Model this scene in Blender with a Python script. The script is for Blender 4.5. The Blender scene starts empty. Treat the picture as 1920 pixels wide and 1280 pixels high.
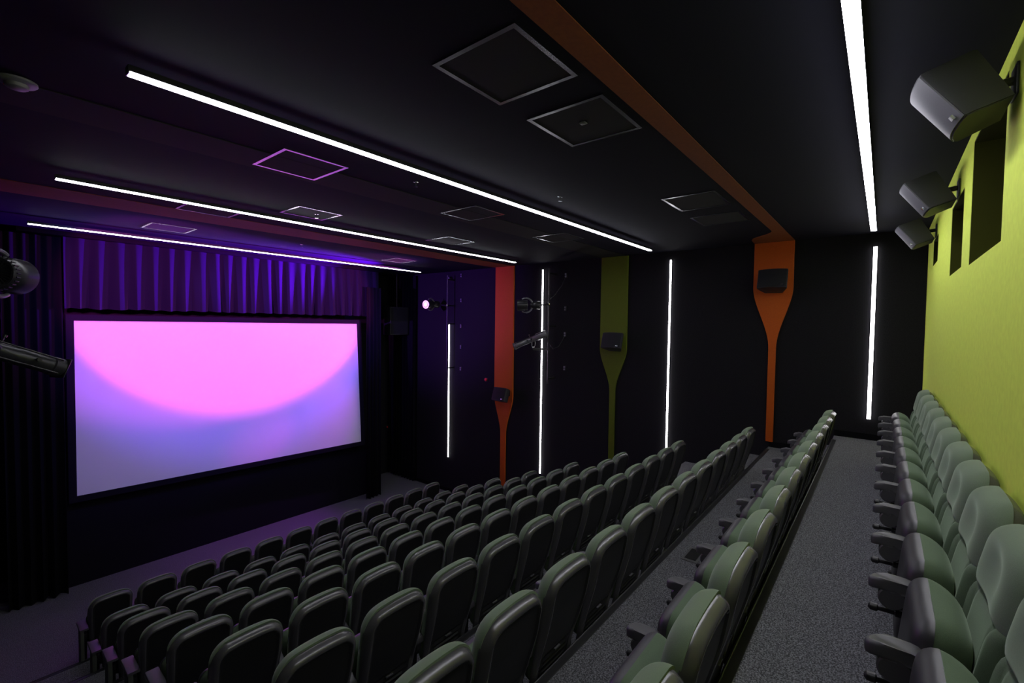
import bpy, bmesh, math, random
from mathutils import Vector, Matrix
random.seed(7)
S = bpy.context.scene
C = S.collection
# ------------------------------------------------------------------ camera
cam_d = bpy.data.cameras.new('camera'); cam = bpy.data.objects.new('camera', cam_d); C.objects.link(cam)
cam_d.sensor_width = 36.0; cam_d.lens = 862.63 / 1920 * 36.0; cam_d.clip_start = 0.05; cam_d.clip_end = 60
yaw, pit, rol = map(math.radians, (51.1003, -2.0528, 0.71862))
fw = Vector((math.cos(pit)*math.sin(yaw), math.cos(pit)*math.cos(yaw), math.sin(pit)))
r0 = Vector((math.cos(yaw), -math.sin(yaw), 0)); u0 = r0.cross(fw)
rr = math.cos(rol)*r0 + math.sin(rol)*u0; uu = -math.sin(rol)*r0 + math.cos(rol)*u0
cam.matrix_world = Matrix(((rr.x, uu.x, -fw.x, 0), (rr.y, uu.y, -fw.y, 0), (rr.z, uu.z, -fw.z, 0), (0, 0, 0, 1)))
S.camera = cam
# ------------------------------------------------------------------ view, world
S.view_settings.view_transform = 'Standard'; S.view_settings.look = 'None'
S.view_settings.exposure = 0.0; S.view_settings.gamma = 1.0; S.view_settings.use_curve_mapping = False
wd = bpy.data.worlds.new('world'); S.world = wd; wd.use_nodes = True
wd.node_tree.nodes['Background'].inputs[0].default_value = (0, 0, 0, 1)
STRIP_L, WALL_L = 33.0, 14.0
# ------------------------------------------------------------------ stage spotlights (the light of the heads on the poles, plus added fills)
def spot(name, loc, aim, col, power, deg, blend=0.5, rad=0.06):
    d = bpy.data.lights.new(name, 'SPOT'); o = bpy.data.objects.new(name, d); C.objects.link(o)
    d.color = col; d.energy = power; d.spot_size = math.radians(deg); d.spot_blend = blend; d.shadow_soft_size = rad
    o.location = loc; o.rotation_euler = (Vector(aim)-Vector(loc)).to_track_quat('-Z', 'Y').to_euler()
    return o
spot('spot_left_head', (0.72, 6.75, 0.40), (3.7, 11.5, 0.55), (1.0, 0.085, 0.62), 1450, 54, 0.26)
spot('spot_right_head', (8.55, 7.12, 0.44), (5.1, 11.5, 0.55), (1.0, 0.085, 0.62), 1450, 54, 0.26)
spot('spot_left_head_blue', (0.72, 6.75, 0.42), (3.7, 11.5, 0.2), (0.12, 0.05, 1.0), 850, 70, 0.5)
spot('spot_right_head_blue', (8.55, 7.12, 0.46), (5.1, 11.5, 0.2), (0.12, 0.05, 1.0), 850, 70, 0.5)
spot('spot_low_screen_fill', (8.55, 7.12, 0.42), (4.75, 11.4, -2.75), (1.0, 0.03, 0.75), 330, 13, 1.0)  # added narrow beam for the pink patch low on the screen
spot('spot_screen_fill', (0.72, 6.75, 0.38), (4.4, 11.5, -1.9), (0.42, 0.12, 1.0), 150, 80, 0.8)  # added violet fill to tint the lower screen
spot('spot_stage_par', (8.45, 10.15, 0.55), (4.6, 10.7, 1.56), (0.16, 0.003, 1.0), 14000, 52, 0.95)
spot('spot_stage_par_low', (8.45, 10.15, 0.53), (5.2, 11.2, -4.2), (0.55, 0.04, 1.0), 700, 36, 0.95)
spot('spot_stage_par_wash', (8.45, 10.15, 0.54), (4.9, 10.4, -1.5), (0.28, 0.04, 1.0), 60, 130, 0.9)
spot('spot_near_fill', (0.10, 10.15, 0.55), (7.6, 10.3, 0.9), (0.30, 0.06, 1.0), 3300, 44, 0.9)  # unseen violet fill added for the right wall and ceiling, no lamp modelled
# ------------------------------------------------------------------ constants of the room
XL, XR, YB, YF, ZC = -0.40, 9.40, -0.49, 12.8, 1.54
ZT = [-0.715] + [-0.700-0.378*n for n in range(1, 9)] + [-3.914]
FL = [z-1.07 for z in ZT]; FL[0] = -1.785                                   # floor height of each tier
YA = [-0.412, 0.523, 1.490, 2.505, 3.505, 4.50, 5.49, 6.50, 7.50, 8.535]
XS = [-.165, -.15, -.13, -.11, -.095, -.085, -.06, -.04, -.02, .01]       # the rows step sideways a little
ED = [0.592] + [YA[n+1]+0.072 for n in range(1, 9)]  # edge between tier n and n+1
ZF = FL[9]
# ------------------------------------------------------------------ materials
def nodes(name):
    m = bpy.data.materials.new(name); m.use_nodes = True
    return m, m.node_tree, m.node_tree.nodes['Principled BSDF']
def mat(name, col, rough=0.5, metal=0.0, spec=0.5, noise=None, bump=None, sheen=0.0, emit=None, es=0.0):
    m, t, b = nodes(name)
    b.inputs['Base Color'].default_value = (*col, 1); b.inputs['Roughness'].default_value = rough
    b.inputs['Metallic'].default_value = metal; b.inputs['Specular IOR Level'].default_value = spec
    if sheen:
        b.inputs['Sheen Weight'].default_value = sheen; b.inputs['Sheen Roughness'].default_value = 0.45
        b.inputs['Sheen Tint'].default_value = (min(1, col[0]*4+.2), min(1, col[1]*4+.2), min(1, col[2]*4+.2), 1)
    if emit:
        b.inputs['Emission Color'].default_value = (*emit, 1); b.inputs['Emission Strength'].default_value = es
    g = t.nodes.new('ShaderNodeNewGeometry') if (noise or bump) else None
    if noise:                                                # (scale, low factor, high factor, lo, hi)
        sc, f0, f1, lo, hi = noise
        n = t.nodes.new('ShaderNodeTexNoise'); n.inputs['Scale'].default_value = sc; n.inputs['Detail'].default_value = 3
        r = t.nodes.new('ShaderNodeValToRGB'); e = r.color_ramp.elements
        e[0].position, e[1].position = lo, hi
        e[0].color = (*[c*f0 for c in col], 1); e[1].color = (*[min(1, c*f1) for c in col], 1)
        t.links.new(g.outputs['Position'], n.inputs['Vector']); t.links.new(n.outputs['Fac'], r.inputs[0])
        t.links.new(r.outputs[0], b.inputs['Base Color'])
    if bump:
        sc, st = bump
        n = t.nodes.new('ShaderNodeTexNoise'); n.inputs['Scale'].default_value = sc
        bp = t.nodes.new('ShaderNodeBump'); bp.inputs['Strength'].default_value = st; bp.inputs['Distance'].default_value = 0.01
        t.links.new(g.outputs['Position'], n.inputs['Vector']); t.links.new(n.outputs['Fac'], bp.inputs['Height'])
        t.links.new(bp.outputs[0], b.inputs['Normal'])
    return m
M = dict(
    carpet=mat('charcoal_carpet', (.118, .118, .130), .95, spec=.1, noise=(120, .45, 2.0, .40, .68), bump=(160, .6)),
    wall=mat('black_wall_cloth', (.0105, .0102, .0125), .9, spec=.15, noise=(60, .7, 1.3, .3, .7)),
    ceil=mat('black_ceiling_paint', (.0046, .0046, .0105), .85, spec=.12),
    lime=mat('lime_wall_cloth', (.57, .70, .090), .9, spec=.15, noise=(25, .95, 1.05, .3, .7)),
    recess_shade=mat('shaded_lime_recess', (.035, .037, .004), .9, spec=.15),  # lime darkened in colour for the shade inside the windows
    orange=mat('orange_panel', (.46, .086, .006), .7, spec=.25, noise=(40, .94, 1.05, .3, .7)),
    olive=mat('olive_panel', (.092, .122, .007), .7, spec=.25, noise=(40, .94, 1.05, .3, .7)),
    oliveband_shaded=mat('olive_band_shaded', (.008, .0085, .003), .85, spec=.25),  # panel olive with the poor light on the ceiling put into its colour
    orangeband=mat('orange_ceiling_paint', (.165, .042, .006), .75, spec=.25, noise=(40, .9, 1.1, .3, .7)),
    plastic=mat('charcoal_plastic', (.062, .060, .066), .27, spec=.65),
    armplastic=mat('grey_arm_plastic', (.070, .067, .075), .42, spec=.5),
    panplastic=mat('dark_seat_pan_plastic', (.034, .032, .037), .42, spec=.5),
    backpanel=mat('black_back_panel', (.0085, .0085, .009), .5, spec=.45),
    fabric=mat('green_seat_cloth', (.092, .130, .080), .85, spec=.15, noise=(420, .88, 1.12, .3, .7), sheen=.35, bump=(500, .08)),
    fabric_lit=mat('green_seat_cloth_lit', (.125, .165, .110), .8, spec=.2, noise=(420, .9, 1.1, .3, .7), sheen=.35, bump=(500, .06)),  # same seat cloth, lightened in colour for stronger light on the headrests
    post=mat('grey_green_end_panel', (.085, .095, .075), .6, spec=.3),
    steel=mat('black_steel', (.018, .018, .020), .42, spec=.5),
    chrome=mat('chrome', (.75, .75, .77), .18, metal=1),
    alu=mat('aluminium_frame', (.26, .26, .285), .27, metal=1),
    hatch=mat('black_hatch_panel', (.0075, .008, .008), .85, spec=.3),
    **{'strip%d' % k: mat('strip_light_diffuser_%s' % n, (.9, .9, .9), .5, emit=(.97, .97, 1.06), es=STRIP_L*f) for k, n, f in ((0, 'rear', 1.25), (1, 'middle', .95), (2, 'fore', .62), (3, 'front', .32))},
    wstrip=mat('wall_strip_diffuser', (.9, .9, .9), .5, emit=(1, .97, 1), es=WALL_L),
    screen=mat('white_screen_cloth', (.80, .80, .80), .9, spec=.1),
    mask=mat('black_masking', (.008, .007, .012), .9, spec=.1),
    curtain=mat('violet_black_velvet', (.0020, .0010, .011), .85, spec=.2, sheen=.3),
    drape=mat('black_drape', (.0035, .0035, .0045), .9, spec=.1),
    spk=mat('speaker_cabinet', (.014, .014, .0165), .55, spec=.4, bump=(400, .1)),
    grille=mat('speaker_grille', (.075, .075, .085), .55, spec=.4, noise=(500, .8, 1.15, .3, .7)),
    grilled=mat('dark_speaker_grille', (.008, .0085, .011), .65, spec=.25),
    fixture=mat('lamp_housing', (.018, .018, .021), .32, spec=.5),
    fixd=mat('lamp_housing_black', (.016, .016, .018), .4, spec=.5),
    barrel=mat('grey_lamp_barrel', (.20, .20, .215), .38, metal=.5, spec=.5),
    lens=mat('violet_lens', (.2, .05, .5), .2, emit=(.55, .06, 1.0), es=2.2),
    led=mat('lit_pink_led', (.8, .3, .9), .3, emit=(1.0, .33, 1.0), es=3.0),
    barreld=mat('dark_lamp_barrel', (.05, .05, .056), .33, metal=.4, spec=.5),
    detgrey=mat('grey_plastic', (.16, .155, .17), .45),
    white=mat('white_plastic', (.55, .55, .56), .4),
    red=mat('red_plastic', (.75, .03, .03), .35, spec=.5),
    badge=mat('silver_badge', (.65, .66, .7), .25, metal=1),
    socket=mat('grey_socket', (.20, .20, .22), .4, spec=.5),
    cable=mat('black_cable', (.02, .02, .022), .45),
    plate=mat('grey_floor_plate', (.075, .075, .08), .5, spec=.4),
)
# ------------------------------------------------------------------ helpers
def link(name, me, parent=None, loc=None):
    o = bpy.data.objects.new(name, me); C.objects.link(o)
    if parent: o.parent = parent
    if loc: o.location = loc
    return o
def tomesh(name, bm, mats, smooth=True, angle=40):
    bmesh.ops.recalc_face_normals(bm, faces=bm.faces[:])
    me = bpy.data.meshes.new(name); bm.to_mesh(me); bm.free()
    for m in (mats if isinstance(mats, (list, tuple)) else [mats]): me.materials.append(M[m])
    if smooth:
        me.polygons.foreach_set('use_smooth', [True]*len(me.polygons))
        me.set_sharp_from_angle(angle=math.radians(angle))
    return me
def part(name, bm, mats, parent=None, loc=None, **k): return link(name, tomesh(name, bm, mats, **k), parent, loc)
def tag(o, label, cat, group=None):
    o['label'] = label; o['category'] = cat
    if group: o['group'] = group
    return o
def thing(name, loc, label, cat, group=None, rz=0.0):
    o = bpy.data.objects.new(name, None); C.objects.link(o); o.location = loc; o.rotation_euler = (0, 0, rz); o.empty_display_size = .1
    return tag(o, label, cat, group)
def struct(o): o['kind'] = 'structure'; return o
def box(bm, a, b, bev=0.0, seg=2, mi=0, mtx=None):
    vs = [bm.verts.new((x, y, z)) for x in (a[0], b[0]) for y in (a[1], b[1]) for z in (a[2], b[2])]
    fs = [bm.faces.new([vs[i] for i in q]) for q in ((0, 1, 3, 2), (4, 6, 7, 5), (0, 4, 5, 1), (2, 3, 7, 6), (0, 2, 6, 4), (1, 5, 7, 3))]
    for f in fs: f.material_index = mi
    if mtx is not None:
        for v in vs: v.co = mtx @ v.co
    if bev:
        es = {e for f in fs for e in f.edges}
        r = bmesh.ops.bevel(bm, geom=list(es), offset=bev, segments=seg, affect='EDGES', profile=.5)
        for f in r['faces']: f.material_index = mi
    return bm
def B(): return bmesh.new()
def frame_mtx(p, d, up=(0, 0, 1)):
    d = Vector(d).normalized(); u = Vector(up)
    if abs(d.dot(u)) > .98: u = Vector((0, 1, 0))
    x = d.cross(u).normalized(); y = d.cross(x)
    return Matrix(((x.x, y.x, d.x, p[0]), (x.y, y.y, d.y, p[1]), (x.z, y.z, d.z, p[2]), (0, 0, 0, 1)))
def lathe(bm, p, d, prof, n=24, mi=0, ang=(0, 2*math.pi), sx=1.0):
    """prof: [(radius, distance along d)]"""
    mt = frame_mtx(p, d); full = abs(ang[1]-ang[0]-2*math.pi) < 1e-6
    k = n if full else n+1; rings = []
    for r, h in prof:
        if r < 1e-6: rings.append([bm.verts.new(mt @ Vector((0, 0, h)))])
        else: rings.append([bm.verts.new(mt @ Vector((r*sx*math.cos(ang[0]+(ang[1]-ang[0])*i/n), r*math.sin(ang[0]+(ang[1]-ang[0])*i/n), h))) for i in range(k)])
    for a, b in zip(rings, rings[1:]):
        for i in range(n):
            j = (i+1) % k
            q = ([a[0]] if len(a) == 1 else [a[i], a[j]]) + ([b[0]] if len(b) == 1 else [b[j], b[i]])
            if len(q) > 2: bm.faces.new(q).material_index = mi
    for rg in (rings[0], rings[-1]):
        if len(rg) > 2 and full: bm.faces.new(rg).material_index = mi
    return bm
def tube(bm, pts, r, n=8, mi=0):
    pts = [Vector(p) for p in pts]; rings = []
    for i, p in enumerate(pts):
        d = (pts[min(i+1, len(pts)-1)]-pts[max(i-1, 0)]).normalized()
        mt = frame_mtx(p, d)
        rings.append([bm.verts.new(mt @ Vector((r*math.cos(2*math.pi*k/n), r*math.sin(2*math.pi*k/n), 0))) for k in range(n)])
    for a, b in zip(rings, rings[1:]):
        for k in range(n): bm.faces.new((a[k], a[(k+1) % n], b[(k+1) % n], b[k])).material_index = mi
    bm.faces.new(rings[0]).material_index = mi; bm.faces.new(rings[-1]).material_index = mi
    return bm
def arc(c, r, a0, a1, n, ax, ay):
    c, ax, ay = Vector(c), Vector(ax), Vector(ay)
    return [c + r*(math.cos(a0+(a1-a0)*i/n)*ax + math.sin(a0+(a1-a0)*i/n)*ay) for i in range(n+1)]
def prism(bm, poly, axis, a, b, bev=0.0, mi=0, seg=2):
    """poly of 2-D points extruded along axis 0/1/2 from a to b"""
    def mk(p, t):
        q = list(p); q.insert(axis, t); return bm.verts.new(q)
    A = [mk(p, a) for p in poly]; Bv = [mk(p, b) for p in poly]; fs = []
    n = len(poly)
    for i in range(n): fs.append(bm.faces.new((A[i], A[(i+1) % n], Bv[(i+1) % n], Bv[i])))
    fs.append(bm.faces.new(A)); fs.append(bm.faces.new(Bv))
    for f in fs: f.material_index = mi
    if bev:
        es = {e for f in fs[-2:] for e in f.edges}
        r = bmesh.ops.bevel(bm, geom=list(es), offset=bev, segments=seg, affect='EDGES', profile=.5)
        for f in r['faces']: f.material_index = mi
    return bm
# ------------------------------------------------------------------ the shell of the room
bm = B()
for n in range(10):                                          # carpeted tiers
    y0 = YB-.1 if n == 0 else ED[n-1]; y1 = YF if n == 9 else ED[n]
    box(bm, (XL, y0, -5.4), (XR, y1, FL[n]))
    if n < 8:                                                # half steps in the two side aisles
        for a, b in ((XL, 1.02), (8.02, XR)):
            box(bm, (a, ED[n], FL[n+1]-.05), (b, ED[n]+.46, (FL[n]+FL[n+1])/2))
struct(part('floor', bm, 'carpet', smooth=False))
bm = B(); box(bm, (XL-.1, YB-.7, ZC), (XR+.1, YF+.1, ZC+.15)); struct(part('ceiling', bm, 'ceil', smooth=False))
bm = B(); box(bm, (XR, YB-.7, -5.4), (XR+.15, YF+.1, ZC)); struct(part('wall_right', bm, 'wall', smooth=False))
bm = B(); box(bm, (XL-.15, YB-.7, -5.4), (XL, YF+.1, ZC)); struct(part('wall_left', bm, 'wall', smooth=False))
bm = B(); box(bm, (XL, YF, -5.4), (XR, YF+.15, ZC)); struct(part('wall_front', bm, 'wall', smooth=False))
# lime back wall with three projection windows cut through it
SL = [(3.70, 4.95, .50, 1.43), (5.40, 6.29, .535, 1.20), (7.75, 8.42, .86, 1.20)]
bm = B()
xs = [XL] + [v for s in SL for v in s[:2]] + [XR]
for i in range(len(xs)-1):
    if i % 2 == 0: box(bm, (xs[i], YB-.35, -2.2), (xs[i+1], YB, ZC))
    else:
        s = SL[i//2]; box(bm, (s[0], YB-.35, -2.2), (s[1], YB, s[2])); box(bm, (s[0], YB-.35, s[3]), (s[1], YB, ZC))
bmesh.ops.remove_doubles(bm, verts=bm.verts[:], dist=1e-5)
struct(part('wall_back', bm, 'lime', smooth=False))
for i, s in enumerate(SL):
    bm = B(); e = .012
    box(bm, (s[0], YB-.42, s[2]), (s[1], YB-.36, s[3]))
    for q in (((s[0], s[2]), (s[0]+e, s[3])), ((s[1]-e, s[2]), (s[1], s[3])), ((s[0], s[3]-e), (s[1], s[3]))): box(bm, (q[0][0], YB-.36, q[0][1]), (q[1][0], YB-.002, q[1][1]))
    struct(part('window_%d' % (i+1), bm, 'recess_shade', smooth=False))
# dark skirting along the right wall, stepped with the tiers
bm = B()
for n in range(10):
    y0 = YB if n == 0 else ED[n-1]; y1 = YF if n == 9 else ED[n]
    zz = FL[n]
    box(bm, (XR-.02, y0, zz), (XR, y1, zz+.10))
struct(part('baseboard_right', bm, 'drape', smooth=False))
# nosings on the step edges
for n in range(9):
    bm = B(); x1 = 9.02 if n == 0 else 9.2
    box(bm, (XL, ED[n]-.055, FL[n]-.002), (x1, ED[n]+.006, FL[n]+.004), .002, 1); tube(bm, [(XL, ED[n]-.004, FL[n]+.004), (x1, ED[n]-.004, FL[n]+.004)], .006, 8)
    box(bm, (XL, ED[n], FL[n]-.05), (x1, ED[n]+.006, FL[n]+.002))
    struct(part('trim_%d' % (n+1), bm, 'steel'))
# coloured bands across the ceiling
def band(num, pts, m):
    bm = B(); prism(bm, pts, 2, ZC-.006, ZC+.002); struct(part('trim_%d' % num, bm, m, smooth=False))
def ease(t): return t*t*(3-2*t)
band(10, [(XL, 1.263), (XR-.05, 1.25), (XR-.05, 1.88), (9.0, 1.86)] + [(8.9-.7*i/10, 1.427+.40*(1-ease(i/10))**1.5) for i in range(11)] + [(XL, 1.427)], 'orangeband')
band(11, [(XL, 7.62), (XR-.05, 7.56), (XR-.05, 8.18), (XL, 8.34)], 'orangeband')
band(12, [(XL, 4.42), (XR-.05, 4.40), (XR-.05, 4.98), (XL, 4.92)], 'oliveband_shaded')
# ------------------------------------------------------------------ paddle-shaped panels on the right wall
def paddle(yc, hw, nw, ztop, zs, ze, zb, m, label, yn=None):
    yn = yc if yn is None else yn
    L, Rr = [(yc-hw, ztop), (yc-hw, zs)], [(yc+hw, ztop), (yc+hw, zs)]
    for i in range(1, 17):
        t = i/16; k = ease(t)**.9; z = zs+(ze-zs)*t
        c = yc+(yn-yc)*k; h = hw+(nw-hw)*k
        L.append((c-h, z)); Rr.append((c+h, z))
    L.append((yn-nw, zb)); Rr.append((yn+nw, zb))
    bm = B(); prism(bm, L + Rr[::-1], 0, XR-.045, XR-.001, .006)
    tag(part('wall_panel', bm, m, angle=30), label, 'wall panel', 'paddle-shaped wall panels')
paddle(1.568, .315, .058, ZC-.004, .72, -.36, FL[1]+.10, 'orange', 'orange paddle-shaped wall panel nearest the lime wall, ending above the upper seats', 1.55)
paddle(4.67, .32, .064, ZC-.004, -.50, -1.45, FL[4]+.10, 'olive', 'olive green paddle-shaped panel tapering down the black side wall', 4.67)
paddle(7.83, .315, .085, ZC-.004, -1.88, -2.92, FL[7]+.10, 'orange', 'bright orange paddle-shaped wall panel beside the red button, nearer the screen', 7.83)
# ------------------------------------------------------------------ strip lights
def ceil_strip(x0, x1, y, z, label, w=.06, k=1):
    t = thing('strip_light', ((x0+x1)/2, y, z), label, 'strip light', 'ceiling strip lights'); h = (x1-x0)/2
    bm = B(); box(bm, (-h, -w/2, -.018), (h, w/2, -.006), .004, 2); part('diffuser', bm, 'strip%d' % k, t)
    bm = B(); box(bm, (-h, -w/2, -.0055), (h, w/2, .032), .002, 1); box(bm, (-h-.006, -w/2, -.018), (-h-.0005, w/2, .03)); box(bm, (h+.0005, -w/2, -.018), (h+.006, w/2, .03)); part('housing', bm, 'fixture', t)
    for k in range(4):
        bm = B(); x = -h+.03+(2*h-.06)*k/3; tube(bm, [(x, 0, .032), (x, 0, ZC-z)], .003, 6); part('hanger_wire', bm, 'chrome', t)
ceil_strip(.70, 8.30, 3.42, 1.425, 'bright white strip light hung across the ceiling, second from the lime wall')
ceil_strip(.755, 8.27, 6.61, 1.44, 'white ceiling strip light hanging beside the wide orange ceiling band', k=2)
ceil_strip(.83, 8.28, 9.95, 1.425, 'thin white ceiling strip light closest to the pleated valance', k=3)
ceil_strip(.60, 8.25, .153, 1.40, 'wide white ceiling strip light closest to the lime wall speakers', .064, 0)
def wall_strip(y, z0, z1, label, w=.036, x=XR):
    t = thing('wall_strip_light', (x-.02, y, z0), label, 'strip light', 'vertical wall strip lights'); H = z1-z0
    bm = B(); box(bm, (-.012, -w/2, 0), (.005, w/2, H), .004, 2); part('diffuser', bm, 'wstrip', t)
    bm = B(); box(bm, (.0055, -w/2-.006, -.008), (.0195, w/2+.006, H+.008), .002, 1); part('housing', bm, 'fixture', t)
wall_strip(9.95, -3.94, -.005, 'shortest vertical strip light on side wall, next to the lit stage lamp', .032)
wall_strip(6.61, -3.72, 1.375, 'vertical wall strip light crossed by the pole-mounted lamps', .032)
wall_strip(3.424, -2.62, 1.365, 'vertical wall strip light between olive panel and nearer orange panel', .033)
wall_strip(.142, -1.445, 1.32, 'vertical wall strip light at end of walkway beside lime wall', .05)
# ------------------------------------------------------------------ ceiling hatches
def hatch(x0, y0, x1, y1, label, lock=False):
    t = thing('ceiling_hatch', ((x0+x1)/2, (y0+y1)/2, ZC), label, 'ceiling hatch', 'ceiling access hatches')
    a, b = (x1-x0)/2, (y1-y0)/2; f = .03
    bm = B()
    for q in (((-a, -b), (a, -b+f)), ((-a, b-f), (a, b)), ((-a, -b+f), (-a+f, b-f)), ((a-f, -b+f), (a, b-f))):
        box(bm, (*q[0], -.008), (*q[1], -.001))
    part('frame', bm, 'alu', t, smooth=False)
    bm = B(); box(bm, (-a+f, -b+f, -.004), (a-f, b-f, -.001)); p = part('panel', bm, 'hatch', t, smooth=False)
    if lock:
        bm = B(); box(bm, (-.05, -.02, -.012), (.0, .03, -.004), .003); part('latch', bm, 'plate', t)
hatch(1.857, 1.508, 2.483, 2.137, 'largest-looking dim ceiling hatch between the long strip light and narrow orange band')
hatch(2.777, 1.50, 3.43, 2.13, 'ceiling hatch with a small latch, beside the narrow orange band', True)
hatch(5.47, 1.52, 6.20, 2.14, 'bright-edged ceiling hatch where the orange band nears the side wall')
hatch(6.62, 1.52, 7.28, 2.17, 'faint ceiling hatch just past the bright-edged one toward side wall')
hatch(1.93, 4.17, 2.56, 4.84, 'violet-edged ceiling hatch between the two long strip lights, near left end', False)
hatch(4.35, 4.15, 4.95, 4.82, 'ceiling hatch on the olive ceiling band midway between two strip lights')
hatch(6.50, 4.15, 7.14, 4.82, 'small white-edged ceiling hatch near the far end of the longest strip light')
hatch(2.99, 6.05, 3.62, 6.62, 'violet-edged ceiling hatch just behind the middle strip light')
hatch(5.60, 5.97, 6.27, 6.60, 'ceiling hatch behind the far half of the middle strip light')
hatch(2.03, 6.98, 2.70, 7.60, 'violet-edged ceiling hatch between middle strip light and wide orange band')
hatch(2.09, 8.98, 2.72, 9.60, 'dim ceiling hatch behind the left half of the front strip light')
hatch(6.72, 8.95, 7.34, 9.55, 'violet-lit ceiling hatch near the far end of the front strip light')
# ceiling detectors
def detector(x, y, r, label, led=None, m='detgrey', name='smoke_detector'):
    t = thing(name, (x, y, ZC), label, 'detector' if name == 'smoke_detector' else 'sprinkler', 'ceiling detectors')
    bm = B(); lathe(bm, (0, 0, 0), (0, 0, -1), [(r, 0.001), (r, .012), (r*.92, .02), (r*.6, .024), (r*.55, .045), (r*.45, .052), (0, .054)]); part('body', bm, m, t)
    if led: bm = B(); lathe(bm, (led[0], led[1], -.02), (0, 0, -1), [(.012, 0), (.012, .008), (0, .012)], 10); part('light', bm, 'red', t)
detector(.335, 4.42, .10, 'round ceiling detector with red light at upper left edge', (-.045, .05))
def sprinkler(x, y, label):
    t = thing('sprinkler_head', (x, y, ZC), label, 'sprinkler', 'ceiling sprinklers')
    bm = B(); lathe(bm, (0, 0, 0), (0, 0, -1), [(.028, .001), (.028, .006), (.010, .010), (.010, .05), (0, .051)], 14); part('pipe', bm, 'chrome', t)
    bm = B(); lathe(bm, (0, 0, -.052), (0, 0, -1), [(.022, 0), (.022, .004), (0, .005)], 14); part('deflector', bm, 'chrome', t)
sprinkler(3.26, 4.0, 'small ceiling sprinkler below the long strip light, left of centre')
sprinkler(4.66, 3.05, 'small ceiling sprinkler above the long strip light')
sprinkler(3.38, 6.33, 'small ceiling sprinkler on the violet-edged hatch row behind the middle strip')
sprinkler(4.50, 9.0, 'small ceiling sprinkler on the purple-lit ceiling above the screen')
# ------------------------------------------------------------------ screen, masking, valance, legs
t = thing('projection_screen', (4.4, 11.5, -3.3), 'large white projection screen glowing magenta and lilac in black frame', 'screen')
TL, TR, BR, BL = Vector((1.51, 11.5, -.021)), Vector((7.31, 11.5, -.023)), Vector((7.322, 11.3, -3.312)), Vector((1.497, 11.45, -3.246))
o0 = Vector((4.4, 11.5, -3.3))
def quad(u, v, dy=0): return (BL*(1-u)*(1-v)+BR*u*(1-v)+TL*(1-u)*v+TR*u*v) - o0 + Vector((0, dy, 0))
bm = B(); n = 12
g = [[bm.verts.new(quad(i/n, j/n)) for i in range(n+1)] for j in range(n+1)]
for j in range(n):
    for i in range(n): bm.faces.new((g[j][i], g[j][i+1], g[j+1][i+1], g[j+1][i]))
ret = bmesh.ops.extrude_face_region(bm, geom=bm.faces[:])
for v in ret['geom']:
    if isinstance(v, bmesh.types.BMVert): v.co.y += .02
part('screen_cloth', bm, 'screen', t)
bm = B()
def bar(p, q, w, d0, d1, mi=0):
    pass
fr = .11
def ext(u, v): return quad(u, v)
cs = [(0, 0), (1, 0), (1, 1), (0, 1)]
outs = [quad(0, 0)+Vector((-fr, 0, -fr)), quad(1, 0)+Vector((fr, 0, -fr)), quad(1, 1)+Vector((fr, 0, fr)), quad(0, 1)+Vector((-fr, 0, fr))]
ins = [quad(*c) for c in cs]
for i in range(4):
    j = (i+1) % 4
    vs = [bm.verts.new(p+Vector((0, d, 0))) for d in (-.03, .05) for p in (outs[i], outs[j], ins[j], ins[i])]
    for q in ((0, 1, 2, 3), (4, 5, 6, 7), (0, 1, 5, 4), (1, 2, 6, 5), (2, 3, 7, 6), (3, 0, 4, 7)): bm.faces.new([vs[k] for k in q])
part('frame', bm, 'mask', t, smooth=False)
bm = B(); box(bm, (1.0, 11.62, ZF), (7.8, 11.68, -3.36)); tag(part('stage_skirt', bm, 'mask', smooth=False), 'flat black fascia below the projection screen down to the carpet', 'fascia')
bm = B(); box(bm, (.8, 11.22, 1.465), (8.0, 11.5, ZC), .004); tag(part('curtain_pelmet', bm, 'drape'), 'thin black pelmet board along the ceiling above the pleated valance', 'pelmet')
def pleated(name, x0, x1, y, z0, z1, pitch, amp, m, label, cat, group=None, wavy=.03, seed=1, th=.012, axis='x'):
    rnd = random.Random(seed); bm = B(); L = x1-x0; nx = max(24, int(L/pitch*14)); nz = 14
    ph = [rnd.uniform(-.7, .7) for _ in range(int(L/pitch)+3)]; am = [rnd.uniform(.6, 1.25) for _ in ph]; dz = [rnd.uniform(-1, 1) for _ in ph]
    def at(s, k):
        x = x0+L*s; c = (x-x0)/pitch; i = int(c); f = c-i; f2 = ease(f)
        A = am[i]*(1-f2)+am[i+1]*f2; P = ph[i]*(1-f2)+ph[i+1]*f2; D = dz[i]*(1-f2)+dz[i+1]*f2
        v = k/nz; fl = .35+.65*v
        w = math.sin(2*math.pi*c+P*(.5+v)); w = math.copysign(abs(w)**.75, w)
        z = z1+(z0+wavy*(.35*D+.35*w)-z1)*v
        o = amp*A*fl*w
        return (x+.25*pitch*fl*math.sin(4*math.pi*c+P)*.3, y+o, z) if axis == 'x' else (y+o, x, z)
    g = [[bm.verts.new(at(i/nx, k)) for i in range(nx+1)] for k in range(nz+1)]
    for k in range(nz):
        for i in range(nx): bm.faces.new((g[k][i], g[k][i+1], g[k+1][i+1], g[k+1][i]))
    ret = bmesh.ops.extrude_face_region(bm, geom=bm.faces[:])
    for v in ret['geom']:
        if isinstance(v, bmesh.types.BMVert):
            if axis == 'x': v.co.y += th
            else: v.co.x += th
    return tag(part(name, bm, m, angle=70), label, cat, group)
pleated('curtain_valance', 1.38, 7.92, 11.34, .20, 1.463, .27, .065, 'curtain', 'pleated violet-lit curtain valance hanging above the projection screen', 'valance')
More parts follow.
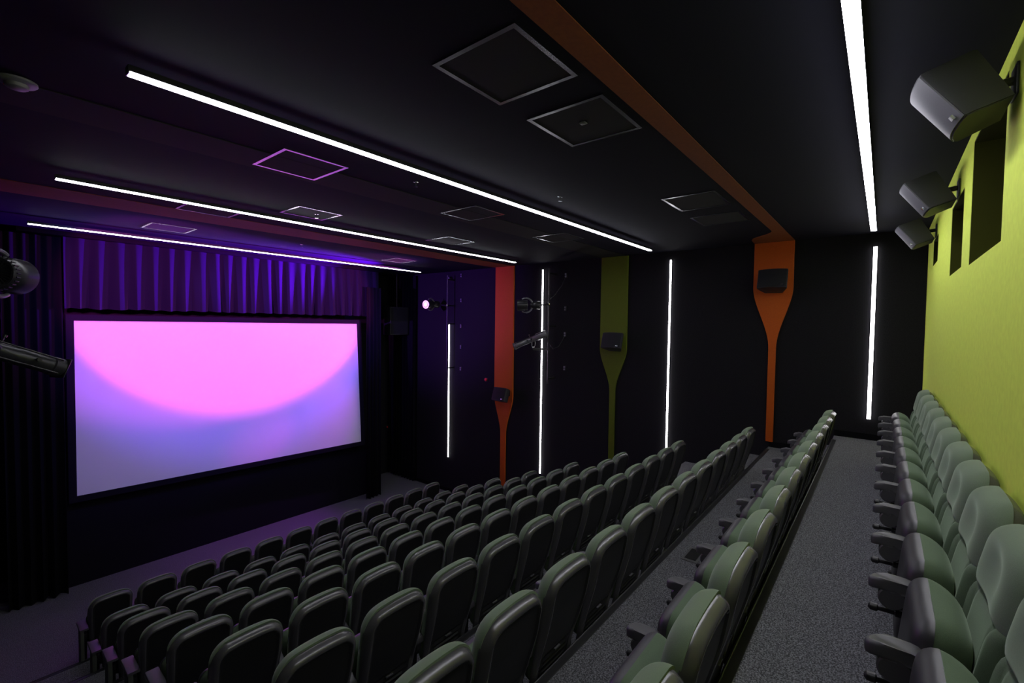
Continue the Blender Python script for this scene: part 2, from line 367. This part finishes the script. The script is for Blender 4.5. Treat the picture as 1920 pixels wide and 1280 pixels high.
pleated('stage_curtain', .62, 1.36, 11.40, ZF+.02, 1.45, .15, .05, 'drape', 'tall black pleated side curtain left of the projection screen', 'curtain', 'black side curtains', seed=3)
pleated('stage_curtain', 7.44, 7.90, 11.22, ZF+.02, 1.0, .12, .045, 'drape', 'narrow black pleated side curtain right of the projection screen', 'curtain', 'black side curtains', seed=4)
pleated('wall_drape', 11.38, 12.75, XR-.10, ZF+.02, 1.5, .14, .035, 'drape', 'black drape on side wall in the corner beyond the screen', 'curtain', 'black side curtains', seed=5, axis='y')
# ------------------------------------------------------------------ speakers
def wall_speaker(p, label, w=.45, h=.34, d=.26, tilt=18, mg='grilled'):
    """on the right wall, front facing -X tilted down; p = centre of the front face"""
    t = thing('wall_speaker', p, label, 'speaker', 'surround speakers on the black side wall')
    rot = Matrix.Rotation(math.radians(tilt), 4, 'Y')
    # cabinet: front wider than back, in local frame front at x=0 facing -X
    bm = B(); nn = 10; poly = []
    pl = [(-.03*math.cos(math.pi*(i/nn-.5)), -w/2+w*i/nn) for i in range(nn+1)] + [(.06, w/2), (d, w*.30), (d, -w*.30), (.06, -w/2)]
    bm = B(); prism(bm, pl, 2, -h/2, h/2, .008); bm.transform(rot); part('cabinet', bm, 'spk', t, angle=30)
    gl = [(-.03*math.cos(math.pi*(i/nn-.5))-.008, (-w/2+w*i/nn)*.95) for i in range(nn+1)]; gl += [(a+.006, b) for a, b in gl[::-1]]
    bm = B(); prism(bm, gl, 2, -h/2+.012, h/2-.012); bm.transform(rot); part('grille', bm, mg, t, angle=30)
    bm = B(); box(bm, (-.040, -w*.40, -h/2+.035), (-.017, -w*.40+.05, -h/2+.055)); bm.transform(rot); part('badge', bm, 'badge', t)
    bm = B(); tube(bm, [(d*.8, 0, -.03), (XR-.05-p[0], 0, -.02)], .025, 10); box(bm, (XR-.058-p[0], -.07, -.09), (XR-.0455-p[0], .07, .06), .003); part('bracket', bm, 'steel', t)
wall_speaker((8.98, 1.52, .855), 'black surround speaker mounted on the orange panel nearest the lime wall')
wall_speaker((8.98, 4.52, -.30), 'black surround speaker mounted on the olive green wall panel')
wall_speaker((8.98, 7.66, -1.78), 'black surround speaker on the orange panel nearer the screen', w=.42)
def lime_speaker(x0, x1, label):
    cx = (x0+x1)/2; w = x1-x0
    t = thing('wall_speaker', (cx, YB, 1.0), label, 'speaker', 'surround speakers on the lime wall')
    A, Bp, Cp, Dp = (-.104, 1.347), (-.29, 1.085), (-.445, 1.13), (-.30, 1.40)
    h = w/2
    pl = [(a-YB, b-1.0) for a, b in (A, Bp, Cp, Dp)]
    a2, b2, c2, d2 = [Vector((0, *q)) for q in pl]
    dn = (b2-a2).normalized(); nrm = Vector((0, -dn.z, dn.y)); nrm = nrm if nrm.y > 0 else -nrm
    bm = B(); nn = 10
    # cabinet cross-section seen along the face: curved front, tapering to the back
    L = (b2-a2).length; depth = .215
    sec = [(-h+w*i/nn, .035*math.sin(math.pi*i/nn)) for i in range(nn+1)] + [(h, -.035), (h*.80, -depth), (-h*.80, -depth), (-h, -.035)]
    def put(bm, sec, s0, s1, bev, mi=0):
        def at(p, q, s_):
            qq = q*(1.22-.22*s_/L) if q < -.05 else q
            return bm.verts.new(a2+dn*s_+nrm*qq+Vector((p, 0, .27*min(0, qq))))
        lo = [at(p, q, s0) for p, q in sec]; hi = [at(p, q, s1) for p, q in sec]
        k = len(sec); fs = [bm.faces.new((lo[i], lo[(i+1) % k], hi[(i+1) % k], hi[i])) for i in range(k)]; caps = [bm.faces.new(lo), bm.faces.new(hi)]
        if bev: bmesh.ops.bevel(bm, geom=list({e for f in caps for e in f.edges}), offset=bev, segments=2, affect='EDGES')
    put(bm, sec, 0, L, .007); part('cabinet', bm, 'spk', t, angle=30)
    fs = [((-h+w*i/nn)*.97, .035*math.sin(math.pi*i/nn)+.008) for i in range(nn+1)]; fs += [(p, q-.0065) for p, q in fs[::-1]]
    bm = B(); put(bm, fs, .010, L-.010, 0); part('grille', bm, 'grille', t, angle=30)
    bm = B(); put(bm, [(-h*.82, .022), (-h*.82, .034), (-h*.70, .038), (-h*.70, .024)], L-.055, L-.030, 0); part('badge', bm, 'badge', t)
    bk = a2+dn*L*.5-nrm*depth-Vector((0, 0, .055))
    bm = B(); tube(bm, [bk+nrm*.02, Vector((0, .012, bk.z))], .022, 10); box(bm, (-.07, .001, bk.z-.09), (.07, .012, bk.z+.07), .003); part('bracket', bm, 'steel', t)
lime_speaker(3.27, 3.70, 'largest-looking grey-fronted speaker high on the lime wall, closest to camera')
lime_speaker(5.57, 6.00, 'middle one of three grey-fronted speakers along the lime wall')
lime_speaker(7.82, 8.26, 'farthest of three grey-fronted speakers, in the corner by the side wall')
t = thing('stage_speaker', (8.93, 11.75, .08), 'dark rectangular speaker hanging in the corner right of the screen', 'speaker')
bm = B(); box(bm, (-.345, -.05, -.43), (.345, .30, .43), .015); part('cabinet', bm, 'spk', t)
bm = B(); box(bm, (-.315, -.058, -.40), (.315, -.051, .40), .003, 1); part('grille', bm, 'grilled', t)
bm = B(); box(bm, (-.03, -.064, -.385), (.0, -.0585, -.365)); part('badge', bm, 'badge', t)
bm = B(); tube(bm, [(0, .1, .43), (0, .1, ZC-.08)], .015); part('hanger', bm, 'steel', t)
# ------------------------------------------------------------------ stage lamps and poles
def pole(x, y, z0, z1, label, wx):
    t = thing('lighting_pole', (x, y, z0), label, 'pole', 'lighting poles')
    bm = B(); tube(bm, [(0, 0, 0), (0, 0, z1-z0)], .017, 12); part('tube', bm, 'fixture', t)
    for k, zz in enumerate((.12, (z1-z0)*.5, z1-z0-.12)):
        bm = B(); box(bm, (min(0, wx), -.02, zz-.02), (max(0, wx), .02, zz+.02), .004, 1); part('bracket', bm, 'steel', t)
def moving_head(p, d, label, sc=1.0, lens='lens', anchor=None):
    """p = centre of head, d = aim; yoke arms above and below, base box behind"""
    d = Vector(d).normalized(); t = thing('moving_head_lamp', p, label, 'stage lamp', 'moving head stage lamps')
    s = sc; up = Vector((0, 0, 1)); side = d.cross(up).normalized()
    bm = B(); lathe(bm, -d*.10*s, d, [(0, .012*s), (.098*s, .012*s), (.100*s, 0), (.114*s, 0), (.122*s, .012*s), (.122*s, .06*s), (.128*s, .068*s), (.13*s, .14*s), (.135*s, .19*s), (.135*s, .24*s), (.12*s, .245*s), (.118*s, .235*s), (0, .235*s)], 32)
    hd = part('head', bm, 'fixture', t)
    bm = B()
    for k in range(26):
        a = 2*math.pi*k/26; q = (math.cos(a)*side+math.sin(a)*up); tube(bm, [q*.03*s-d*.092*s, q*.094*s-d*.092*s], .0055*s, 6); tube(bm, [q*.123*s-d*.085*s, q*.123*s-d*.045*s], .0055*s, 6)
    part('cooling_fin', bm, 'fixd', hd)
    bm = B(); lathe(bm, d*.137*s, d, [(.115*s, 0), (.115*s, .006*s), (.0, .014*s)], 28); part('lens', bm, lens, hd)
    if lens == 'led':
        for k in range(12):
            a = 2*math.pi*k/12; q = (math.cos(a)*side+math.sin(a)*up); bm = B(); lathe(bm, d*.145*s+q*.078*s, d, [(.017*s, 0), (.013*s, .008*s), (0, .010*s)], 10); part('led', bm, 'white', hd)
    bm = B(); pts = arc(-d*.05*s, .168*s, math.radians(60), math.radians(300), 20, d, up); tube(bm, pts, .016*s, 8)
    pts = [p_+side*.004 for p_ in arc(-d*.05*s, .182*s, math.radians(95), math.radians(265), 18, d, up)]; tube(bm, pts, .010*s, 8)
    part('yoke', bm, 'barrel', t)
    bm = B(); lathe(bm, -d*.40*s, d, [(0, 0), (.085*s, 0), (.10*s, .02*s), (.10*s, .13*s), (.075*s, .17*s), (.05*s, .23*s), (0, .23*s)], 24); bs = part('base', bm, 'fixture', t)
    if anchor is not None:
        av = Vector(anchor)-Vector(p); st = -d*.36*s
        bm = B(); tube(bm, [st, av], .022*s, 10); lathe(bm, av-Vector((0, 0, .04)), (0, 0, 1), [(.032, 0), (.032, .08)], 14); part('clamp', bm, 'fixd', t)
        bm = B(); lathe(bm, av+Vector((-.04, -.03, .01)), Vector((-1, -1, 0)), [(.018, 0), (.02, .03), (0, .035)], 10); part('knob', bm, 'chrome', t)
    return t
def profile_spot(pr, pf, label, r=.075, anchor=None, mb='barrel'):
    pr, pf = Vector(pr), Vector(pf); d = (pf-pr).normalized(); L = (pf-pr).length
    t = thing('profile_spotlight', pr, label, 'stage lamp', 'profile spotlights')
    up = Vector((0, 0, 1)); side = d.cross(up).normalized(); u2 = side.cross(d)
    bm = B(); lathe(bm, (0, 0, 0), d, [(0, 0), (r*.8, 0), (r*1.15, .03), (r*1.2, L*.30), (r*.85, L*.36), (r*.85, L*.62), (r*.95, L*.63), (r*.95, L*.90), (r*1.08, L*.91), (r*1.08, L), (r*.95, L), (r*.95, L-.02), (0, L-.02)], 28); bd = part('barrel', bm, mb, t)
    bm = B()
    for a in (40, 140, 220, 320):
        q = math.cos(math.radians(a))*side+math.sin(math.radians(a))*u2; tube(bm, [q*r*1.22+d*.05, q*r*1.22+d*L*.95], .008, 6)
    part('rail', bm, 'fixd', t)
    bm = B(); m4 = frame_mtx(d*(L-.004), d); box(bm, (-r*1.15, -r*1.15, 0), (r*1.15, r*1.15, .012), .004, 1, mtx=m4)
    part('colour_frame', bm, 'fixd', t)
    bm = B()
    for f, s_ in ((.42, 1), (.55, -1), (.74, 1)): lathe(bm, d*L*f+side*s_*r*.8, side*s_, [(.008, 0), (.008, .05), (.02, .05), (.02, .07), (0, .072)], 10)
    lathe(bm, d*L*.5+u2*r*.8, u2, [(.006, 0), (.006, .06), (.016, .06), (.016, .08), (0, .082)], 10)
    part('focus_knob', bm, 'fixture', t)
    c = d*L*.42; bm = B(); w = r*1.55
    pts = [c+side*w+u2*.0, c+side*w-up*.17, c+side*(w-.03)-up*.20, c-side*(w-.03)-up*.20, c-side*w-up*.17, c-side*w]
    tube(bm, pts, .011, 8)
    for s_ in (1, -1): lathe(bm, c+side*s_*w*.9, side*s_, [(.028, 0), (.028, .03), (.012, .045), (0, .046)], 14)
    part('yoke', bm, 'fixture', t)
    if anchor is not None:
        b0 = c-up*.20; av = Vector(anchor)-pr
        bm = B(); tube(bm, [b0, b0-up*.045], .018, 8); tube(bm, [b0-up*.045, Vector((av.x, av.y, (b0-up*.045).z))], .022, 10)
        lathe(bm, Vector((av.x, av.y, (b0-up*.085).z)), (0, 0, 1), [(.032, 0), (.032, .08)], 14); part('clamp', bm, 'steel', t)
    return t
PR = (9.12, 6.24)
pole(PR[0], PR[1], -1.40, 1.36, 'black lamp pole beside the crossed vertical strip light', XR-PR[0])
pole(9.12, 9.76, -1.38, 1.40, 'violet-lit lamp pole beside the shortest vertical strip light', XR-9.12)
pole(-.12, 6.10, -1.40, 1.36, 'lamp pole on the near wall at left edge', XL+.12)
moving_head((8.72, 6.70, .47), (-.58, .82, -.02), 'moving head lamp aimed at screen beside the crossed wall strip light', 1.0, 'lens', (PR[0], PR[1], .50))
moving_head((8.82, 10.20, .56), (-1, -.12, -.05), 'lit pink stage lamp on the pole nearest the screen', 1.0, 'led', (9.12, 9.76, .53))
moving_head((.37, 6.35, .41), (.55, .83, -.05), 'moving head lamp cut by the left edge of the picture', 1.25, 'lens', (-.12, 6.10, .44))
profile_spot((9.00, 6.20, -.18), (8.76, 6.98, -.52), 'long grey profile spotlight in front of the crossed wall strip light', .072, (PR[0], PR[1], 0))
profile_spot((-.12, 6.02, -.08), (.74, 6.42, -.49), 'long violet-lit profile spotlight at the left edge, below the lamp', .085, (-.12, 6.10, 0), 'barreld')
# wall sockets, cables, buttons
def socket(y, z, label, grp):
    t = thing('wall_socket', (XR, y, z), label, 'wall socket', grp)
    bm = B(); box(bm, (-.025, -.03, -.055), (-.001, .03, .055), .004, 1); part('plate', bm, 'fixd', t)
    for dz in (-.028, .028):
        bm = B(); lathe(bm, (-.025, 0, dz), (-1, 0, 0), [(.02, 0), (.02, .018), (.012, .02), (0, .02)], 12); part('connector', bm, 'socket', t)
for nm, (y, zs) in {'crossed strip light': (5.94, (1.20, .41, -.21, -1.02)), 'shortest strip light': (9.46, (1.40, .69, -.05, -.65, -1.28))}.items():
    od = ['topmost', 'second highest', 'third highest', 'fourth highest', 'fifth highest']
    for k, z in enumerate(zs): socket(y, z, '%s small wall socket in the column beside the %s' % (od[k], nm), 'sockets beside the %s' % nm)
bm = B(); tube(bm, [(9.05, 6.25, .56), (9.15, 6.1, .72), (9.30, 6.0, .95), (9.372, 5.94, 1.17)], .007, 6); tag(part('lamp_cable', bm, 'cable'), 'thin cable from the moving head lamp up to the topmost socket', 'cable', 'lamp cables')
bm = B(); tube(bm, [(9.02, 6.22, -.2), (9.06, 6.2, -.40), (9.15, 6.12, -.56), (9.25, 6.03, -.50), (9.34, 5.95, -.30), (9.372, 5.94, -.24)], .007, 6); tag(part('lamp_cable', bm, 'cable'), 'looping cable from the profile spotlight to a wall socket', 'cable', 'lamp cables')
t = thing('alarm_button', (XR, 8.46, -1.51), 'small red round alarm button on black wall left of orange panel', 'alarm')
bm = B(); box(bm, (-.03, -.05, -.05), (-.001, .05, .05), .006); part('housing', bm, 'fixd', t)
bm = B(); lathe(bm, (-.03, 0, 0), (-1, 0, 0), [(.045, 0), (.045, .02), (.03, .04), (0, .045)], 18); part('button', bm, 'red', t)
t = thing('call_point', (9.26, YF, -3.45), 'faint red knob in the dark corner behind the right stage curtain', 'alarm')
bm = B(); box(bm, (-.05, -.03, -.05), (.05, -.001, .05), .006); part('housing', bm, 'fixd', t)
bm = B(); lathe(bm, (0, -.03, 0), (0, -1, 0), [(.03, 0), (.03, .02), (0, .03)], 14); part('button', bm, 'red', t)
t = thing('camera_bracket', (XR, 9.88, 1.36), 'tiny violet-lit bracket high on the wall above the lit lamp', 'bracket')
bm = B(); box(bm, (-.12, -.03, -.02), (-.001, .03, .02), .004); part('arm', bm, 'fixd', t); bm = B(); lathe(bm, (-.12, 0, -.01), (-.3, -.3, -1), [(.03, 0), (.035, .06), (0, .065)], 14); part('head', bm, 'socket', t)
t = thing('floor_box', (4.41, 1.325, FL[1]), 'flat grey floor box in the carpet in front of the walkway-lining chairs', 'floor box')
bm = B(); box(bm, (-.15, -.075, 0), (.15, .075, .006), .002, 1); part('frame', bm, 'plate', t); bm = B(); box(bm, (-.11, -.05, .0061), (.11, .05, .009)); part('lid', bm, 'hatch', t)
# ------------------------------------------------------------------ the cinema chair
def ref(h):                                                  # plane between shell and cushion; +y is the way the chair faces
    P = [(.22, .140), (.30, .122), (.45, .092), (.60, .060), (.80, .022), (1.07, -.022)]
    for (a, p), (b, q) in zip(P, P[1:]):
        if h <= b: return p+(q-p)*(h-a)/(b-a)
    return P[-1][1]
def halfw(h, h0, h1, W, r1, r0, taper=0.0):
    w = W - taper*max(0, (.80-h))
    if h > h1-r1: k = (h-(h1-r1))/r1; w -= r1*(1-math.sqrt(max(0, 1-k*k)))
    if h < h0+r0: k = ((h0+r0)-h)/r0; w -= r0*(1-math.sqrt(max(0, 1-k*k)))
    return w
def pillow(h0, h1, W, r1, r0, front, back, nu=22, nv=24, taper=0.0, mif=0, mib=0, mid=None):
    bm = B(); gf, gb = [], []
    for j in range(nv+1):
        v = .5-.5*math.cos(math.pi*j/nv); h = h0+(h1-h0)*v; w = halfw(h, h0, h1, W, r1, r0, taper); rf, rb = [], []
        for i in range(nu+1):
            u = -math.cos(math.pi*i/nu); u = .45*u+.55*(2*i/nu-1) if False else u
            x = u*w
            edge = i in (0, nu) or j in (0, nv)
            a = bm.verts.new((x, ref(h)+front(x, h, u, v, w), h)); rf.append(a)
            rb.append(a if edge else bm.verts.new((x, ref(h)+back(x, h, u, v, w), h)))
        gf.append(rf); gb.append(rb)
    for g, mi in ((gf, mif), (gb, mib)):
        for j in range(nv):
            for i in range(nu):
                q = [g[j][i], g[j][i+1], g[j+1][i+1], g[j+1][i]]
                f = bm.faces.new(q); f.material_index = mi
                if mid and g is gb:
                    c = sum((p.co for p in q), Vector())/4
                    if mid(c.x, c.z): f.material_index = 1
    return bm
def rnd(t, p=5): return max(0.0, 1-abs(t)**p)**.5
def sstep(a, b, x):
    t = min(1, max(0, (x-a)/(b-a))); return t*t*(3-2*t)
# shell
SH0, SH1, SW, SR = .235, 1.060, .248, .120
def inset(x, h):                                             # distance to the outline of the shell
    w = SW-.06*max(0, .80-h)
    dx = w-abs(x); dt = SH1-h; db = h-SH0
    if dx < SR and dt < SR: return SR-math.hypot(SR-dx, SR-dt)
    return min(dx, dt, db+.02)
def shell_back(x, h, u, v, w):
    s = max(0, inset(x, h)); D = .026+.030*sstep(.42, .85, h); R_ = .046
    y = -.006*sstep(0, .003, s) - (D-.006)*(1-(1-min(1, s/R_))**2.3)
    if s > .048: y += .010*sstep(.048, .054, s)
    if h < .50 and s > .06:
        y += .007*math.sin((h-.30)*2*math.pi/.045)*sstep(.06, .09, s)*sstep(.27, .31, h)
    if s > .06: y -= .007*math.exp(-((h-.525)/.007)**2)
    return y
shell = pillow(SH0, SH1, SW, SR, .05, lambda x, h, u, v, w: .012*rnd(u)*rnd(2*v-1), shell_back, 40, 90, .06, 0, 0, lambda x, h: inset(x, h) > .050)
def cush_front(x, h, u, v, w):
    e = rnd(u, 8)*rnd(2*v-1, 10); a = abs(x)/.235
    d = .072+.016*sstep(.70, .80, a)-.014*math.exp(-((a-.70)/.05)**2)-.010*(1-a*a)*sstep(.0, .3, v)
    return .006+d*e
cushion = pillow(.36, .815, .238, .03, .03, cush_front, lambda x, h, u, v, w: .001, 34, 22, .05)
def head_front(x, h, u, v, w):
    e = rnd(u, 5)*max(0.0, 1-abs(2*v-1)**4.5)**.5; a = abs(x)/.245
    d = .082+.010*(1-v)-.038*(1-sstep(.0, .85, a))*math.sin(math.pi*min(1, max(0, v*1.12)))**1.3
    return .004+d*e
def headpad():
    bm = pillow(.775, 1.074, .246, .120, .05, head_front, lambda x, h, u, v, w: -.006, 30, 26)
    for v in bm.verts:                                       # lower edge dips toward both sides
        if v.co.z < .90:
            k = 1-sstep(.78, .90, v.co.z); v.co.z -= .055*k*(abs(v.co.x)/.25)**2.2-.012*k
    return bm
head = headpad()
def crown(bm):                                               # the top edge is a shallow arch
    for v in bm.verts: v.co.z -= .022*(v.co.x/.25)**2*sstep(.80, 1.0, v.co.z)
for b_ in (shell, head): crown(b_)
piping = B(); pts = []
for i in range(41):
    a = math.pi*(i/40)
    w_, h_ = .2475, .23
    x = -w_*math.copysign(abs(math.cos(a))**.45, math.cos(a)); z = .83+h_*math.copysign(abs(math.sin(a))**.5, 1)*1.045
    pts.append((x, ref(z)+.012, z))
tube(piping, pts, .0035, 6); crown(piping)
# tip-up seat (folded up): pan toward the screen, pad toward the back
def seat_pillow(y0, W, h0, h1, yb, depth, sgn, rT, rB, p=4):
    bm = B(); nu, nv = 26, 26; gs = []
    for s in (0, 1):
        g = []
        for j in range(nv+1):
            v = .5-.5*math.cos(math.pi*j/nv); h = h0+(h1-h0)*v; w = halfw(h, h0, h1, W, rT, rB); row = []
            for i in range(nu+1):
                u = -math.cos(math.pi*i/nu)
                yc = yb+(h-h0)*y0
                if s and (i in (0, nu) or j in (0, nv)): row.append(gs[0][j][i]); continue
                row.append(bm.verts.new((u*w, yc+(sgn*depth*rnd(u, p)*rnd(2*v-1, p) if s else 0), h)))
            g.append(row)
        gs.append(g)
    for g in gs:
        for j in range(nv):
            for i in range(nu): bm.faces.new((g[j][i], g[j][i+1], g[j+1][i+1], g[j+1][i]))
    return bm
seatpad = seat_pillow(-.10, .232, .335, .757, .278, .125, -1, .075, .03, 4)
seatpan = seat_pillow(-.10, .236, .325, .753, .279, .060, 1, .065, .04, 9)
# armrest with its standard
def arm_mesh():
    bm = B()
    # plan outline: broad rounded nose in front, slim toward the back
    half = [(.028, .075), (.028, .225), (.037, .275), (.039, .345)]
    pl = half[:] + [(.039*math.cos(a), .345+.055*math.sin(a)) for a in [math.pi*k/12 for k in range(1, 12)]] + [(-x, y) for x, y in half[::-1]]
    nl = []
    prism(bm, pl, 2, .622, .674, .012, 0, 3)
    for v in bm.verts:
        y = v.co.y
        v.co.y += .03*sstep(.2, .3, y)
        if y > .31: v.co.z -= 2.4*(y-.31)**2
        if y < .29: v.co.z -= .34*(.29-y)
    return bm
arm = arm_mesh()
hub = B(); lathe(hub, (-.038, .345, .588), (1, 0, 0), [(0, 0), (.044, 0), (.050, .006), (.050, .07), (.044, .076), (0, .076)], 22)
peg = B(); lathe(peg, (0, .28, .515), (0, 1, 0), [(.016, 0), (.016, .05), (.010, .055), (.010, .11), (.017, .115), (.017, .14), (.008, .148), (0, .148)], 12)
post = B(); prism(post, [(.08, .0), (.33, .0), (.33, .02), (.255, .05), (.235, .30), (.30, .52), (.30, .622), (.09, .555), (.09, .50), (.14, .44), (.15, .05), (.08, .02)], 0, -.019, .019, .004)
endp = B(); prism(endp, [(.06, .03), (.22, .03), (.22, .62), (.06, .62)], 0, -.060, -.0195, .004)
endc = B(); prism(endc, [(.035, .623), (.30, .623), (.30, .665), (.035, .650)], 0, -.070, .030, .008)
plate = B(); box(plate, (-.03, ref(.49)-.034, .488), (.03, ref(.49)-.020, .497), .002, 1)
PARTS = [('back_shell', tomesh('back_shell', shell, ['plastic', 'backpanel'], angle=50)), ('back_cushion', tomesh('back_cushion', cushion, 'fabric', angle=75)),
         ('headrest', tomesh('headrest', head, 'fabric_lit', angle=80)), ('seat', tomesh('seat', seatpad, 'fabric', angle=80)),
         ('seat_pan', tomesh('seat_pan', seatpan, 'panplastic', angle=60)), ('number_plate', tomesh('number_plate', plate, 'armplastic'))]
ME_PIPE = tomesh('piping', piping, 'fabric_lit'); ME_ARM = tomesh('armrest', arm, 'armplastic', angle=35); ME_HUB = tomesh('hinge_disc', hub, 'plastic')
ME_PEG = tomesh('peg', peg, 'fixd'); ME_POST = tomesh('leg', post, 'steel'); ME_END = tomesh('end_panel', endp, 'post'); ME_CAP = tomesh('end_cap', endc, 'armplastic')
PITCH, XEND = .55, 7.49
ORD = ['first', 'second', 'third', 'fourth', 'fifth', 'sixth', 'seventh', 'eighth', 'ninth', 'tenth', 'eleventh', 'twelfth']
def arm_at(t, x, first=False):
    if first: link('leg', ME_POST, t, (x, 0, 0)); link('end_cap', ME_CAP, link('end_panel', ME_END, t, (x, 0, 0))); return
    a = link('armrest', ME_ARM, t, (x, 0, 0)); link('hinge_disc', ME_HUB, a); link('peg', ME_PEG, a)
    link('leg', ME_POST, t, (x, 0, 0))
def chair(row, k):
    """k = 0 at the far (right) end"""
    x = XEND-PITCH*k+XS[row]; i = 9-row
    if row == 0: lab = 'green folding cinema chair against the lime wall, %s from the far end' % ORD[k]; grp = 'back row chairs against the lime wall'
    elif row == 1: lab = 'green folding chair with dark shell lining the walkway, %s from the far end' % ORD[k]; grp = 'chairs along the rear walkway'
    elif row == 9: lab = 'dark-backed green cinema chair in front row, %s from the side wall' % ORD[k]; grp = 'front row chairs'
    else: lab = 'dark-backed green cinema chair, %s row from screen, %s from side wall' % (ORD[i], ORD[k]); grp = '%s row chairs counted from the screen' % ORD[i]
    t = thing('cinema_chair', (x, YA[row], FL[row]), lab, 'chair', grp)
    for nm, me in PARTS:
        o = link(nm, me, t)
        if nm == 'headrest': link('piping', ME_PIPE, o)
    arm_at(t, -.262, k == 11)
    if k == 0: arm_at(t, .288)
COUNT = {0: 11, 1: 12, 2: 12, 3: 12}
for row in range(10):
    for k in range(COUNT.get(row, 12)): chair(row, k)
